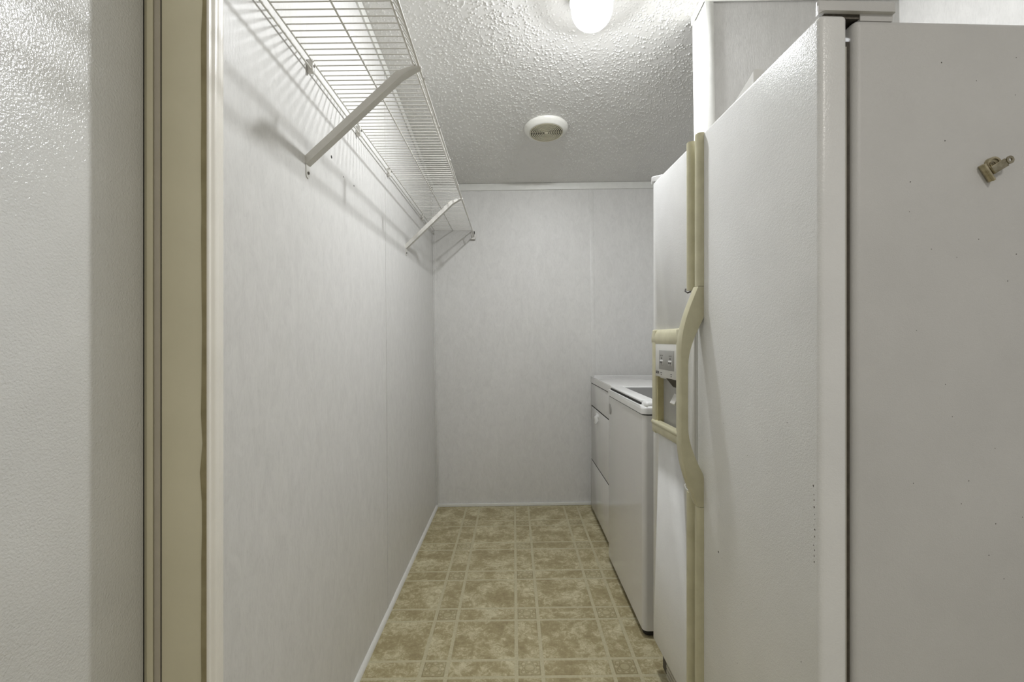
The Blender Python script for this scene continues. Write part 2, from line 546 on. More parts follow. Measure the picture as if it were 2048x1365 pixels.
# flat crown strips and base strips
bm = bmesh.new()
add_box(bm, WL, WR, WF - 0.008, WF - 0.0005, zc(WF) - 0.050, zc(WF) - 0.001, 0.0015)
struct(link('trim_1', finish(bm, 'trim_1', 40), M['trim']), 'flat white crown strip along the far wall')
bm = bmesh.new()
c0, c1 = 0.70, WF - 0.008
add_prism(bm, [(c0, zc(c0) - 0.045), (c1, zc(c1) - 0.045), (c1, zc(c1) - 0.001), (c0, zc(c0) - 0.001)], 'x', WL + 0.0005, WL + 0.008)
struct(link('trim_2', finish(bm, 'trim_2'), M['trim']), 'flat white crown strip along the left wall above the wire shelf')
prof = [(WL, 0.0), (WL + 0.013, 0.0), (WL + 0.0125, 0.006), (WL + 0.010, 0.0115), (WL + 0.006, 0.0165), (WL + 0.002, 0.019), (WL, 0.019)]
bl = prism('baseboard_left', prof, 'y', DJ + 0.07, WF, M['trim'])
struct(bl, 'thin white quarter round along the foot of the left wall')
bf = box('baseboard_far', WL + 0.012, WR, WF - 0.011, WF - 0.0005, 0.0, 0.023, M['trim'], bev=0.003)
struct(bf, 'thin white strip along the foot of the far wall')

# nail holes left in the wall by an old bracket
for (y, z, r_) in ((1.482, 1.791, 0.0052), (1.586, 1.764, 0.0026), (1.69, 1.768, 0.0034)):
    cyl('nail_hole', (WL - 0.002, y, z), (WL + 0.0004, y, z), r_, M['dark'], wl, 8)

# ------------------------------------------------------------------ closed door in the left wall (true to the level camera, not to the leaning wall)
LEV = Matrix.Translation((0, 0, CAM_H)) @ Matrix.Rotation(R, 4, 'Y')
d1 = struct(empty('door_1', LEV @ Matrix.Translation((-0.672, DJ, -1.205))), 'white textured door in a tan frame beside the camera')
ZT = 2.46
# local: x towards the room, y along the wall (0 = far jamb), z up
dm = Matrix.Translation((0, -0.002, 0)) @ Matrix.Rotation(math.radians(2.0), 4, 'Z')
slab = box('door_slab', -0.044, 0.0, -0.900, -0.001, 0.012, ZT - 0.03, M['door'], d1, bev=0.002)
slab.matrix_local = dm
bm = bmesh.new()
add_box(bm, -0.06, 0.112, 0.001, 0.03, 0, ZT, 0.0015)
link('jamb', finish(bm, 'jamb', 40), M['jamb'], d1)
box('jamb', -0.06, 0.112, -0.96, -0.93, 0, ZT, M['jamb'], d1, bev=0.0015)
box('head_jamb', -0.06, 0.112, -0.96, 0.03, ZT - 0.028, ZT, M['jamb'], d1)
box('hinge_gap', -0.06, -0.002, -0.0008, 0.0008, 0, ZT, M['dark'], d1)
# stepped stop and weatherstrip seen to the right of the gap
box('door_stop', 0.0055, 0.0165, -0.004, 0.0008, 0.0, ZT, M['jamb'], d1, bev=0.0008)
box('weatherstrip', 0.0185, 0.0285, -0.0028, 0.0008, 0.0, ZT, M['stop'], d1, bev=0.0006)
box('kerf', 0.0166, 0.0184, 0.0, 0.0009, 0.0, ZT, M['dark'], d1)
box('kerf', 0.0286, 0.0296, 0.0, 0.0009, 0.0, ZT, M['dark'], d1)
# stained caulk line where jamb and casing meet, uneven edge
rng = random.Random(3)
bm = bmesh.new()
pl, pr = [], []
nseg = 46
for k in range(nseg + 1):
    z = ZT * k / nseg
    wdt = 0.0075 + rng.uniform(-0.0016, 0.0018) + (0.002 if rng.random() < .12 else 0)
    pl.append([bm.verts.new((0.1115 - wdt, yy, z)) for yy in (0.0012, -0.0006)])
    pr.append([bm.verts.new((0.1122, yy, z)) for yy in (0.0012, -0.0006)])
for k in range(nseg):
    bm.faces.new((pl[k][1], pr[k][1], pr[k + 1][1], pl[k + 1][1]))
    bm.faces.new((pl[k][0], pl[k][1], pl[k + 1][1], pl[k + 1][0]))
    bm.faces.new((pr[k][1], pr[k][0], pr[k + 1][0], pr[k + 1][1]))
link('caulk', finish(bm, 'caulk'), M['jamb_dark'], d1)
# moulded casing lying on the wall
cp = [(0.096, 0.0535), (0.096, 0.0315), (0.1122, 0.0315), (0.1122, 0.0), (0.1135, 0.0), (0.1150, 0.0012), (0.1152, 0.006), (0.1140, 0.0085), (0.1145, 0.0105), (0.1172, 0.0135), (0.1180, 0.018),
      (0.1178, 0.026), (0.1160, 0.031), (0.1168, 0.0335), (0.1160, 0.036), (0.1128, 0.039), (0.1120, 0.043), (0.1130, 0.0465), (0.1118, 0.050), (0.1085, 0.0525)]
cs = prism('casing', cp, 'z', 0.0, ZT + 0.02, M['casing'], d1, smooth=50)

# ------------------------------------------------------------------ wire shelf on the left wall
sh = empty('wire_shelf', Matrix.Translation((WL, 1.0, 0)))
tag(sh, 'long white wire shelf with two slanted struts along the left wall', 'shelf')
MI = sh.matrix_world.inverted()
def L(p): return MI @ Vector(p)
YA, YE = 1.03, WF - 0.004
def fr(y, a, b):                       # value that drifts along the shelf
    return a + (b - a) * (y - 1.08) / (3.36 - 1.08)
def deckf(y): return (fr(y, -0.275, -0.284), fr(y, 1.996, 1.993))
def lipf(y): return (fr(y, -0.2475, -0.2735), fr(y, 1.957, 1.953))
wr = 0.0021
YW = 1.0646                            # the decking starts a little after the wall rods
ys = [YW + 0.0254 * k for k in range(int((YE - YW - 0.002) / 0.0254) + 1)]
for y in ys:
    fx, fz = deckf(y); lx, lz = lipf(y)
    tube('cross_wire', [L((WL + 0.012, y, 2.0)), L(((WL + fx) / 2, y, (2.0 + fz) / 2 + 0.002)), L((fx + 0.001, y, fz + 0.003)), L((fx + 0.006, y, fz - 0.003)), L((lx + 0.0015, y, lz))], 0.00165, M['wire'], sh, 6)
def rod(name, f, r_, y0=YA, n=5):
    pts = [L(f(y0 + (YE - y0) * k / n)) for k in range(n + 1)]
    return tube(name, pts, r_, M['wire'], sh, 8)
rod('back_rod', lambda y: (WL + 0.011, y, 1.974), 0.0028)
rod('back_rod', lambda y: (WL + 0.014, y, 1.9965), 0.0026)
rod('middle_rod', lambda y: (fr(y, -0.414, -0.427), y, 1.9945), 0.0030, 1.045)
rod('front_rod', lambda y: (deckf(y)[0], y, deckf(y)[1] - 0.001), 0.0034, 1.035)
rod('lip_rod', lambda y: (lipf(y)[0], y, lipf(y)[1]), 0.0034, 1.0)
# short flat ties joining the two front rods
for y in (1.645, 1.95, 2.26, 2.565, 2.87, 3.175, 1.34):
    fx, fz = deckf(y); lx, lz = lipf(y)
    bm = bmesh.new()
    vs = [L(p) for p in ((fx + 0.002, y - 0.006, fz + 0.002), (fx + 0.002, y + 0.006, fz + 0.002), (lx + 0.003, y + 0.006, lz - 0.002), (lx + 0.003, y - 0.006, lz - 0.002))]
    off = Vector((0.0026, 0, 0.0016))
    A = [bm.verts.new(v) for v in vs]; B = [bm.verts.new(v + off) for v in vs]
    bm.faces.new(A); bm.faces.new(B[::-1])
    for k in range(4): bm.faces.new((A[k], B[k], B[(k + 1) % 4], A[(k + 1) % 4]))
    link('lip_tie', finish(bm, 'lip_tie'), M['wire'], sh)
# wall clips on the back rods
for y in (1.316, 1.722, 2.143, 2.93):
    bm = bmesh.new()
    a = L((WL, y - 0.006, 1.962)); b = L((WL + 0.018, y + 0.006, 2.001))
    add_box(bm, a.x, b.x, a.y, b.y, a.z, b.z, 0.003)
    c = link('wall_clip', finish(bm, 'wall_clip', 40), M['bracket'], sh)
    s0 = L((WL + 0.0182, y, 1.982)); s1 = L((WL + 0.0200, y, 1.982))
    cyl('screw', s0, s1, 0.0034, M['screw'], c, 8)
# slanted struts: shallow channels hooked over the lip, screwed to the wall
def strut(y, ytop, wd, dp):
    lx, lz = lipf(ytop)
    pts = [(WL + 0.003, y, 1.698), (lx - 0.050, ytop - (ytop - y) * 0.1, lz - 0.030), (lx - 0.014, ytop, lz - 0.010), (lx + 0.004, ytop, lz - 0.0045)]
    pts = [L(p) for p in pts]
    bm = bmesh.new()
    prev = None
    for i, p in enumerate(pts):
        tdir = (pts[min(i + 1, len(pts) - 1)] - pts[max(i - 1, 0)]).normalized()
        side = Vector((0, 1, 0))
        nrm = side.cross(tdir).normalized()
        if nrm.z < 0: nrm = -nrm
        ww = wd * (0.6 if i == len(pts) - 1 else 1.0)
        dd = dp * (0.25 if i == len(pts) - 1 else (0.45 if i == len(pts) - 2 else 1.0))
        e = 0.0016
        sec = [(-ww / 2, 0.0), (ww / 2, 0.0), (ww / 2, dd), (ww / 2 - e, dd), (ww / 2 - e, e), (-ww / 2 + e, e), (-ww / 2 + e, dd), (-ww / 2, dd)]
        ring = [bm.verts.new(p + side * a + nrm * b) for a, b in sec]
        if prev:
            for k in range(8): bm.faces.new((prev[k], prev[(k + 1) % 8], ring[(k + 1) % 8], ring[k]))
        else:
            bm.faces.new(ring[::-1])
        prev = ring
    bm.faces.new(prev)
    o = link('strut', finish(bm, 'strut', 25), M['bracket'], sh)
    # flat foot screwed to the wall, rounded at the bottom
    c = L((WL, y, 1.672))
    pr = [(c.y + 0.011 * math.cos(math.radians(v)), c.z + 0.011 * math.sin(math.radians(v))) for v in range(180, 361, 20)] + [(c.y + 0.011, c.z + 0.030), (c.y - 0.011, c.z + 0.030)]
    prism('foot_plate', pr, 'x', c.x + 0.0003, c.x + 0.0024, M['bracket'], o)
    q = L((WL + 0.0024, y, 1.676))
    cyl('screw', q, q + Vector((0.0026, 0, 0)), 0.0044, M['screw'], o, 8)
    # small hook gripping the lip rod
    hp = [L((lx + 0.0045 * math.cos(a), ytop, lz + 0.0045 * math.sin(a))) for a in [math.radians(v) for v in range(-120, 121, 30)]]
    bm = bmesh.new(); add_tube(bm, hp, 0.0022, 6)
    link('hook', finish(bm, 'hook', 60), M['bracket'], o)
strut(1.305, 1.285, 0.026, 0.019)
strut(2.505, 2.470, 0.026, 0.019)
# end bracket on the far wall
bm = bmesh.new()
a = L((-0.292, WF - 0.012, 1.930)); b = L((-0.262, WF - 0.001, 1.998))
add_box(bm, a.x, b.x, a.y, b.y, a.z, b.z, 0.002)
eb = link('end_bracket', finish(bm, 'end_bracket', 40), M['bracket'], sh)
bm = bmesh.new()
a = L((-0.281, WF - 0.0135, 1.962)); b = L((-0.268, WF - 0.0118, 1.985)); add_box(bm, a.x, b.x, a.y, b.y, a.z, b.z)
link('slot', finish(bm, 'slot'), M['dark'], eb)
bm = bmesh.new()
a = L((-0.294, WF - 0.026, 1.926)); b = L((-0.262, WF - 0.010, 1.938)); add_box(bm, a.x, b.x, a.y, b.y, a.z, b.z, 0.003)
link('cradle', finish(bm, 'cradle', 40), M['bracket'], eb)

# ------------------------------------------------------------------ ceiling lamp
TILT = Matrix.Rotation(-math.atan(CS), 4, 'X')
gx, gy = 0.31, 1.743
cl = empty('ceiling_light', Matrix.Translation((gx, gy, zc(gy))) @ TILT)
tag(cl, 'round white glass globe lamp glowing on the stippled ceiling', 'lamp')
lathe('lamp_base_light_shield', [(0, -0.0005), (0.086, -0.0005), (0.087, -0.006), (0.083, -0.012), (0.081, -0.051), (0.0775, -0.051), (0.0775, -0.016), (0, -0.016)], M['plastic_white'], cl, 40)  # base with an unseen deep rim, added to keep bulb light off the ceiling
rg = 0.0767
prof = [(0.072, -0.030), (0.0755, -0.040), (rg, -0.060)] + [(rg * math.sin(math.radians(v)), -0.082 + rg * math.cos(math.radians(v))) for v in range(90, 180, 12)] + [(0, -0.082 - rg)]
lathe('globe', prof, M['globe'], cl, 28, smooth=80)
bl_ = bpy.data.lights.new('globe_bulb', 'POINT')
bl_.energy = BULB_WATT
bl_.color = (0.955, 0.975, 1.0)
bl_.shadow_soft_size = 0.032
bo = bpy.data.objects.new('globe_bulb', bl_)
COL.objects.link(bo)
bo.parent = cl
bo.location = (0, 0, -0.0485)

# ------------------------------------------------------------------ ceiling exhaust vent
vx, vy = 0.203, 2.653
vt = empty('ceiling_vent', Matrix.Translation((vx, vy, zc(vy))) @ TILT)
tag(vt, 'round white ceiling exhaust vent with concentric ring grille', 'vent')
lathe('vent_rim', [(0.093, -0.010), (0.122, -0.001), (0.1255, -0.006), (0.1245, -0.012), (0.118, -0.021), (0.103, -0.031), (0.098, -0.0335), (0.0955, -0.0335), (0.0935, -0.031)], M['vent_white'], vt, 64, closed=True)
lathe('vent_back', [(0, -0.0225), (0.0935, -0.0225), (0.0935, -0.020), (0, -0.020)], M['dark'], vt, 40)
for k in range(8):
    rr = 0.0185 + 0.0099 * k
    lathe('grille_ring', [(rr, -0.030), (rr + 0.0046, -0.030), (rr + 0.0046, -0.0345), (rr, -0.0345)], M['grille'], vt, 56, closed=True)
lathe('grille_cap', [(0, -0.0355), (0.0105, -0.0355), (0.0118, -0.034), (0.0118, -0.028), (0, -0.028)], M['grille'], vt, 32)
for k in range(4):
    a = math.radians(90 * k + 0)
    bm = bmesh.new()
    add_box(bm, 0.010, 0.094, -0.0016, 0.0016, -0.0305, -0.0275)
    me = finish(bm, 'grille_spoke')
    o = link('grille_spoke', me, M['grille'], vt)
    o.rotation_euler = (0, 0, a)

# ------------------------------------------------------------------ refrigerator
FX, FY, FZ, FYAW = 0.531, 0.806, -1.1926, 0.032
fm = LEV @ Matrix.Translation((FX, FY, FZ)) @ Matrix.Rotation(FYAW, 4, 'Z')
fr_ = empty('refrigerator', fm)
tag(fr_, 'tall white side-by-side refrigerator with yellowed handles and ice dispenser', 'refrigerator')
# local: x into the body, y along the front (0 = near side), z up
DT, DB = 1.7586, 0.114
W_ = 0.874
SPL = 0.503
TH = 0.050
def door_mesh(y0, y1, hole=None):
    bm = bmesh.new()
    add_box(bm, 0.0, TH, y0, y1, DB, DT, 0.009, 4)
    return bm
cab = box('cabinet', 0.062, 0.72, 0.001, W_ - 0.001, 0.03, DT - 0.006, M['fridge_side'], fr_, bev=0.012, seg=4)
box('gasket', TH - 0.001, 0.064, 0.012, SPL - 0.02, DB + 0.03, DT - 0.04, M['gasket'], fr_)
box('gasket', TH - 0.001, 0.064, SPL + 0.022, W_ - 0.014, DB + 0.03, DT - 0.04, M['gasket'], fr_)
box('gasket_lip', TH + 0.003, TH + 0.0055, 0.0105, 0.0125, DB + 0.03, DT - 0.05, M['toe'], fr_)
fd = link('fridge_door', finish(door_mesh(0.0, SPL - 0.003), 'fridge_door', 40), M['fridge'], fr_)
# freezer door with the dispenser recess cut through its front
CY0_, CY1_, CZ0_, CZ1_ = 0.622, 0.800, 0.905, 1.062
bm = door_mesh(SPL + 0.003, W_)
fz = link('freezer_door', finish(bm, 'freezer_door', 40), M['fridge'], fr_)
cut = bmesh.new(); add_box(cut, -0.05, TH - 0.006, CY0_, CY1_, CZ0_ - 0.004, CZ1_)
cut_me = finish(cut, 'cut'); cut_o = link('cut', cut_me, None, fr_)
md = fz.modifiers.new('b', 'BOOLEAN'); md.operation = 'DIFFERENCE'; md.object = cut_o; md.solver = 'EXACT'
bpy.context.view_layer.update()
dg = bpy.context.evaluated_depsgraph_get()
nm = bpy.data.meshes.new_from_object(fz.evaluated_get(dg))
fz.modifiers.clear(); fz.data = nm
if not nm.materials: nm.materials.append(M['fridge'])
bpy.data.objects.remove(cut_o, do_unlink=True)

# handles: rounded trim strips above and below, arched grip between
def strip_prof(y0, y1, p):
    w2 = y1 - y0
    return [(0.001, y0), (-p * 0.55, y0 + w2 * 0.03), (-p * 0.9, y0 + w2 * 0.18), (-p, y0 + w2 * 0.4), (-p * 0.96, y0 + w2 * 0.62), (-p * 0.72, y0 + w2 * 0.85), (-p * 0.35, y0 + w2 * 0.97), (0.001, y1)]
HY0, HY1 = 0.455, 0.492
ZA1, ZA0 = 1.338, 0.738                  # top and bottom of the arched grip
prism('handle_trim', strip_prof(HY0, HY1, 0.016), 'z', ZA1 + 0.001, DT - 0.002, M['cream'], fd, smooth=50)
prism('handle_trim', strip_prof(HY0, HY1, 0.016), 'z', DB + 0.004, ZA0 - 0.001, M['cream'], fd, smooth=50)
# arched grip: outer and inner curve in the x-z plane
def sm(t_): t_ = max(0, min(1, t_)); return t_ * t_ * (3 - 2 * t_)
bm = bmesh.new()
prev = None
NS = 48
for k in range(NS + 1):
    z = ZA0 + (ZA1 - ZA0) * k / NS
    e = min(z - ZA0, ZA1 - z)
    lo_half = z < (ZA0 + ZA1) / 2
    out = -0.016 - 0.047 * math.sin(min(1, e / 0.175) * math.pi / 2) ** 1.0
    if e < 0.085: inn = 0.001
    else: inn = -0.043 * math.sin(min(1, (e - 0.085) / 0.135) * math.pi / 2)
    y0, y1 = HY0 + 0.001, HY1 + 0.002
    c = 0.006
    th = inn - out
    c2 = min(c, th * 0.4)
    sec = [(inn, y0), (out + c2 * 1.2, y0), (out + c2 * .35, y0 + c2 * .4), (out, y0 + c2 * 1.4), (out, y1 - c2 * 1.4), (out + c2 * .35, y1 - c2 * .4), (out + c2 * 1.2, y1), (inn, y1)]
    ring = [bm.verts.new((a, b, z)) for a, b in sec]
    if prev:
        for i in range(8): bm.faces.new((prev[i], prev[(i + 1) % 8], ring[(i + 1) % 8], ring[i]))
    else: bm.faces.new(ring[::-1])
    prev = ring
bm.faces.new(prev)
link('handle_grip', finish(bm, 'handle_grip', 45), M['cream'], fd)
# freezer side trims; the grip between them is gone, leaving open clips
GY0, GY1 = 0.512, 0.545
prism('handle_trim', strip_prof(GY0, GY1, 0.017), 'z', 1.334, DT - 0.002, M['cream'], fz, smooth=50)
prism('handle_trim', strip_prof(GY0, GY1, 0.017), 'z', DB + 0.004, 0.757, M['cream'], fz, smooth=50)
tube('clip_end', [(-0.004, 0.532, 1.331), (-0.012, 0.536, 1.328), (-0.016, 0.542, 1.333), (-0.013, 0.547, 1.340)], 0.0022, M['ink'], fz, 6)
tube('clip_end', [(-0.003, 0.522, 0.760), (-0.012, 0.528, 0.759), (-0.018, 0.535, 0.764), (-0.018, 0.541, 0.772), (-0.012, 0.543, 0.777)], 0.002, M['plastic_white'], fz, 6)
# pale raised edge cap where the missing grip was
box('edge_cap', -0.004, 0.006, SPL + 0.0065, SPL + 0.026, 0.80, 1.30, M['fridge_white'], fz, bev=0.003)

# dispenser: moulded bezel, control panel, recess, lever and drip tray
PR = 0.0145
bez = empty('dispenser'); bez.parent = fz
BY0, BY1, BZ0, BZ1 = 0.580, 0.843, 0.868, 1.228
bm = bmesh.new()
add_box(bm, -PR, 0.002, BY0, CY0_ - 0.001, BZ0, BZ1, 0.007, 3)
link('bezel_side', finish(bm, 'bezel_side', 40), M['cream'], bez)
bm = bmesh.new()
add_box(bm, -PR, 0.002, CY1_ + 0.006, BY1, BZ0, BZ1, 0.007, 3)
link('bezel_side', finish(bm, 'bezel_side', 40), M['cream'], bez)
prism('bezel_top', [(0.002, 1.178), (-PR + 0.002, 1.178), (-PR, 1.184), (-PR - 0.0008, 1.195), (-PR + 0.001, 1.212), (-PR + 0.006, 1.224), (0.002, 1.2285)], 'y', BY0, BY1, M['cream'], bez, smooth=50)
prism('bezel_bottom', [(0.002, 0.870), (-PR + 0.006, 0.8705), (-PR - 0.001, 0.879), (-PR - 0.003, 0.889), (-PR - 0.0005, 0.897), (-PR - 0.005, 0.903), (-PR - 0.006, 0.909), (-PR - 0.002, 0.914), (0.002, 0.914)], 'y', BY0, BY1 - 0.012, M['cream'], bez, smooth=50)
pan = box('control_panel', -PR + 0.001, 0.002, CY0_ - 0.02, CY1_ + 0.007, 1.068, 1.179, M['fridge_white'], bez, bev=0.002)
scr = box('control_screen', -PR - 0.0002, -PR + 0.002, 0.634, 0.768, 1.094, 1.158, M['grey_panel'], pan, bev=0.0008)
xs = -PR - 0.0004
for yb_ in (0.650, 0.727):
    box('button', xs - 0.0012, xs + 0.0002, yb_, yb_ + 0.029, 1.109, 1.126, M['plastic_white'], scr, bev=0.0006)
    box('button_face', xs - 0.0016, xs - 0.001, yb_ + 0.002, yb_ + 0.027, 1.108, 1.122, M['grey_panel'], scr, bev=0.0002)
    for dy in (0.004, 0.017):
        box('pictogram', xs - 0.0020, xs - 0.0015, yb_ + dy, yb_ + dy + 0.008, 1.115, 1.1205, M['ink'], scr)
        box('indicator', xs - 0.0003, xs + 0.0004, yb_ + dy + 0.002, yb_ + dy + 0.006, 1.1385, 1.142, M['ink'], scr)
    box('pictogram', xs - 0.0003, xs + 0.0004, yb_ + 0.011, yb_ + 0.019, 1.1295, 1.1335, M['ink'], scr)
lg = box('brand_badge', -PR - 0.0003, -PR + 0.0012, 0.772, 0.797, 1.078, 1.0865, M['ink'], pan)
for k, (a, b) in enumerate(((0.7735, 0.7900), (0.7735, 0.7845))):
    box('badge_bar', -PR - 0.0006, -PR - 0.0002, a, b, 1.0832 - 0.0036 * k, 1.0848 - 0.0036 * k, M['grey_panel'], lg)
for yb_ in (0.742, 0.652):
    box('caption', -PR - 0.0002, -PR + 0.0012, yb_, yb_ + 0.011, 1.0815, 1.0835, M['ink'], pan)
    box('caption', -PR - 0.0002, -PR + 0.0012, yb_ + 0.004, yb_ + 0.007, 1.0745, 1.0775, M['ink'], pan)
# recess lining
bm = bmesh.new()
add_box(bm, 0.012, 0.0362, CY0_, CY1_, 0.904, 1.062)
link('recess_back', finish(bm, 'recess_back'), M['grey_panel'], bez)
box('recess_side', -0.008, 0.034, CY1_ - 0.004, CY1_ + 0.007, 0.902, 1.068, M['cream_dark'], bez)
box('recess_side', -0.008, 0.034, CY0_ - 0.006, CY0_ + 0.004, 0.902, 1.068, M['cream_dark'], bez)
prism('recess_roof', [(-0.012, 1.0685), (0.0125, 1.038), (0.0125, 1.068)], 'y', CY0_, CY1_ - 0.09, M['ink'], bez)
prism('dispenser_lever', [(0.0125, 1.012), (-0.002, 0.985), (-0.007, 0.990), (0.008, 1.020)], 'y', 0.650, 0.690, M['fridge_white'], bez, bev=0.001)
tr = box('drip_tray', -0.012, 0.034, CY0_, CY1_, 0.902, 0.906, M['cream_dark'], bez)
for k in range(6):
    y = CY0_ + 0.018 + k * 0.026
    box('tray_bar', -0.006, 0.033, y, y + 0.010, 0.906, 0.909, M['fridge_white'], tr, bev=0.0008)

# hinge covers on top
def hinge_cover(yo, sg):
    bm = bmesh.new()
    pl_ = [(-0.005, -0.003), (0.134, -0.003), (0.134, 0.052), (0.075, 0.056), (0.03, 0.03), (-0.005, 0.004)]
    pl_ = [(x, yo + sg * y) for x, y in pl_]
    add_prism(bm, pl_, 'z', DT + 0.004, DT + 0.0225)
    bmesh.ops.bevel(bm, geom=[e for e in bm.edges if max(e.verts[0].co.z, e.verts[1].co.z) > DT + 0.02], offset=0.006, offset_type='OFFSET', segments=3, profile=0.5, affect='EDGES', clamp_overlap=True)
    y0, y1 = sorted((yo - sg * 0.0026, yo + sg * 0.0036))
    add_prism(bm, [(-0.0048, DT - 0.004), (-0.0030, DT - 0.0015), (0.002, DT + 0.002), (0.010, DT + 0.0045), (0.010, DT + 0.012), (-0.0048, DT + 0.012)], 'y', y0, y1)
    y0, y1 = sorted((yo + sg * 0.004, yo + sg * 0.05))
    add_box(bm, 0.075, 0.133, y0, y1, DT - 0.008, DT + 0.006)
    return link('hinge_cover', finish(bm, 'hinge_cover', 40), M['fridge_side'], fr_)
hinge_cover(0.0, 1)
hinge_cover(W_, -1)
box('hinge_plate', 0.012, 0.075, 0.006, 0.05, DT - 0.004, DT + 0.004, M['screw'], fr_)
# small tapering cover in the middle of the top
bm = bmesh.new()
prof0 = [(0.014, DT - 0.01), (0.014, DT + 0.036), (0.018, DT + 0.0405), (0.026, DT + 0.042), (0.034, DT + 0.041), (0.039, DT + 0.036), (0.041, DT - 0.01)]
A = [bm.verts.new((x, 0.235, z)) for x, z in prof0]
B = [bm.verts.new((x, 0.37, DT - 0.008 if z > DT else z)) for x, z in prof0]
for k in range(len(A)): bm.faces.new((A[k], A[(k + 1) % len(A)], B[(k + 1) % len(A)], B[k]))
bm.faces.new(A[::-1]); bm.faces.new(B)
link('centre_cover', finish(bm, 'centre_cover', 40), M['fridge_white'], fr_)
# toe grille with slots
tg = box('toe_grille', 0.030, 0.06, 0.02, W_ - 0.02, 0.022, DB - 0.008, M['ink'], fr_)
for k in range(5):
    z = 0.026 + k * 0.0165
    box('grille_slat', 0.022, 0.034, 0.02, W_ - 0.075, z, z + 0.0125, M['toe'], tg, bev=0.001)
for y in (0.06, W_ - 0.06):
    for x in (0.10, 0.66):
        bm = bmesh.new(); add_cyl(bm, (x, y - 0.01, 0.0245), (x, y + 0.01, 0.0245), 0.0185, 14)
        link('roller', finish(bm, 'roller', 40), M['foot'], fr_)
# chipped enamel along the near door edge
rng = random.Random(11)
def chips(parent, spots):
    bm = bmesh.new()
    for (x, y, z, s_, flat) in spots:
        n = 6
        c = [(s_ * rng.uniform(0.5, 1.0) * math.cos(2 * math.pi * k / n), s_ * rng.uniform(0.6, 1.5) * math.sin(2 * math.pi * k / n)) for k in range(n)]
        for off in (0.0,):
            if flat == 'front':
                A = [bm.verts.new((x - 0.0003, y + a, z + b)) for a, b in c]; B = [bm.verts.new((x + 0.001, y + a, z + b)) for a, b in c]
            else:
                A = [bm.verts.new((x + a, y - 0.0003, z + b)) for a, b in c]; B = [bm.verts.new((x + a, y + 0.001, z + b)) for a, b in c]
            bm.faces.new(A); bm.faces.new(B[::-1])
            for k in range(n): bm.faces.new((A[k], B[k], B[(k + 1) % n], A[(k + 1) % n]))
    o = link('enamel_chips', finish(bm, 'enamel_chips'), M['gasket'], parent)
    o['kind'] = 'stuff'
sp = [(0.0001, 0.0125 + rng.uniform(0, .004), 0.80 + 0.13 * k / 12 + rng.uniform(-.004, .004), rng.uniform(0.0008, 0.0019), 'front') for k in range(13)]
sp += [(0.0, rng.uniform(0.02, 0.36), rng.uniform(0.35, 1.1), rng.uniform(0.0007, 0.0013), 'front') for k in range(9)] + [(0.0, 0.372, 0.655, 0.0026, 'front')]
chips(fd, sp)
chips(cab, [(rng.uniform(0.09, 0.40), 0.001, rng.uniform(0.75, 1.72), rng.uniform(0.0006, 0.0012), 'side') for k in range(26)])

# ------------------------------------------------------------------ magnetic bulldog clip on the refrigerator side
cmx = fm @ Matrix.Translation((0.307, 0.0008, 1.492)) @ Matrix.Rotation(math.radians(56), 4, 'Y')
cp_ = empty('magnetic_clip', cmx)
tag(cp_, 'small tarnished metal bulldog clip stuck to the refrigerator side', 'clip')
# local: x right along the clip's jaw, z up towards its ring, -y towards the room
def ydisc(name, cx, cz, r0, r1, y0, y1, mat, parent, seg=28):
    bm = bmesh.new()
    prof = [(r0, y0), (r1, y0), (r1, y1), (r0, y1)] if r0 > 0 else [(0, y0), (r1, y0), (r1, y1), (0, y1)]
    add_lathe(bm, prof, seg, closed=True)
    bmesh.ops.rotate(bm, verts=bm.verts[:], cent=(0, 0, 0), matrix=Matrix.Rotation(math.pi / 2, 3, 'X'))
    bmesh.ops.translate(bm, verts=bm.verts[:], vec=(cx, 0, cz))
    return link(name, finish(bm, name, 40), mat, parent)
ydisc('magnet', -0.006, 0.004, 0.0, 0.0125, 0.0, 0.006, M['brass'], cp_)
ydisc('magnet_ring', -0.006, 0.004, 0.0090, 0.0125, 0.006, 0.0078, M['brass'], cp_)
prism('jaw', [(-0.0005, -0.018), (-0.0045, -0.019), (-0.0085, -0.0165), (-0.0080, -0.0125), (-0.004, -0.0105), (-0.0005, -0.012)], 'x', -0.0165, 0.0165, M['brass'], cp_, bev=0.0006)
prism('jaw', [(-0.0092, -0.0185), (-0.0118, -0.0172), (-0.0116, -0.0138), (-0.0100, -0.0120), (-0.0090, -0.0145)], 'x', -0.0165, 0.0165, M['brass'], cp_, bev=0.0006)
prism('lever', [(-0.0070, -0.012), (-0.0130, -0.0105), (-0.0180, 0.012), (-0.0168, 0.0135), (-0.0110, -0.002)], 'x', -0.0072, 0.0072, M['steel'], cp_, bev=0.0006)
tube('spring', [(-0.008 + 0.0045 * math.cos(a) , -0.0085 + 0.0, -0.001 + 0.0045 * math.sin(a)) for a in [2 * math.pi * k / 14 for k in range(15)]], 0.0011, M['steel'], cp_, 6)
o = ydisc('ring_tab', 0.0, 0.0185, 0.0030, 0.0068, 0.0165, 0.0188, M['steel'], cp_)

# ------------------------------------------------------------------ washer and dryer
def appliance(name, x, y, yaw):
    return empty(name, LEV @ Matrix.Translation((x, y, -1.1926)) @ Matrix.Rotation(yaw, 4, 'Z'))
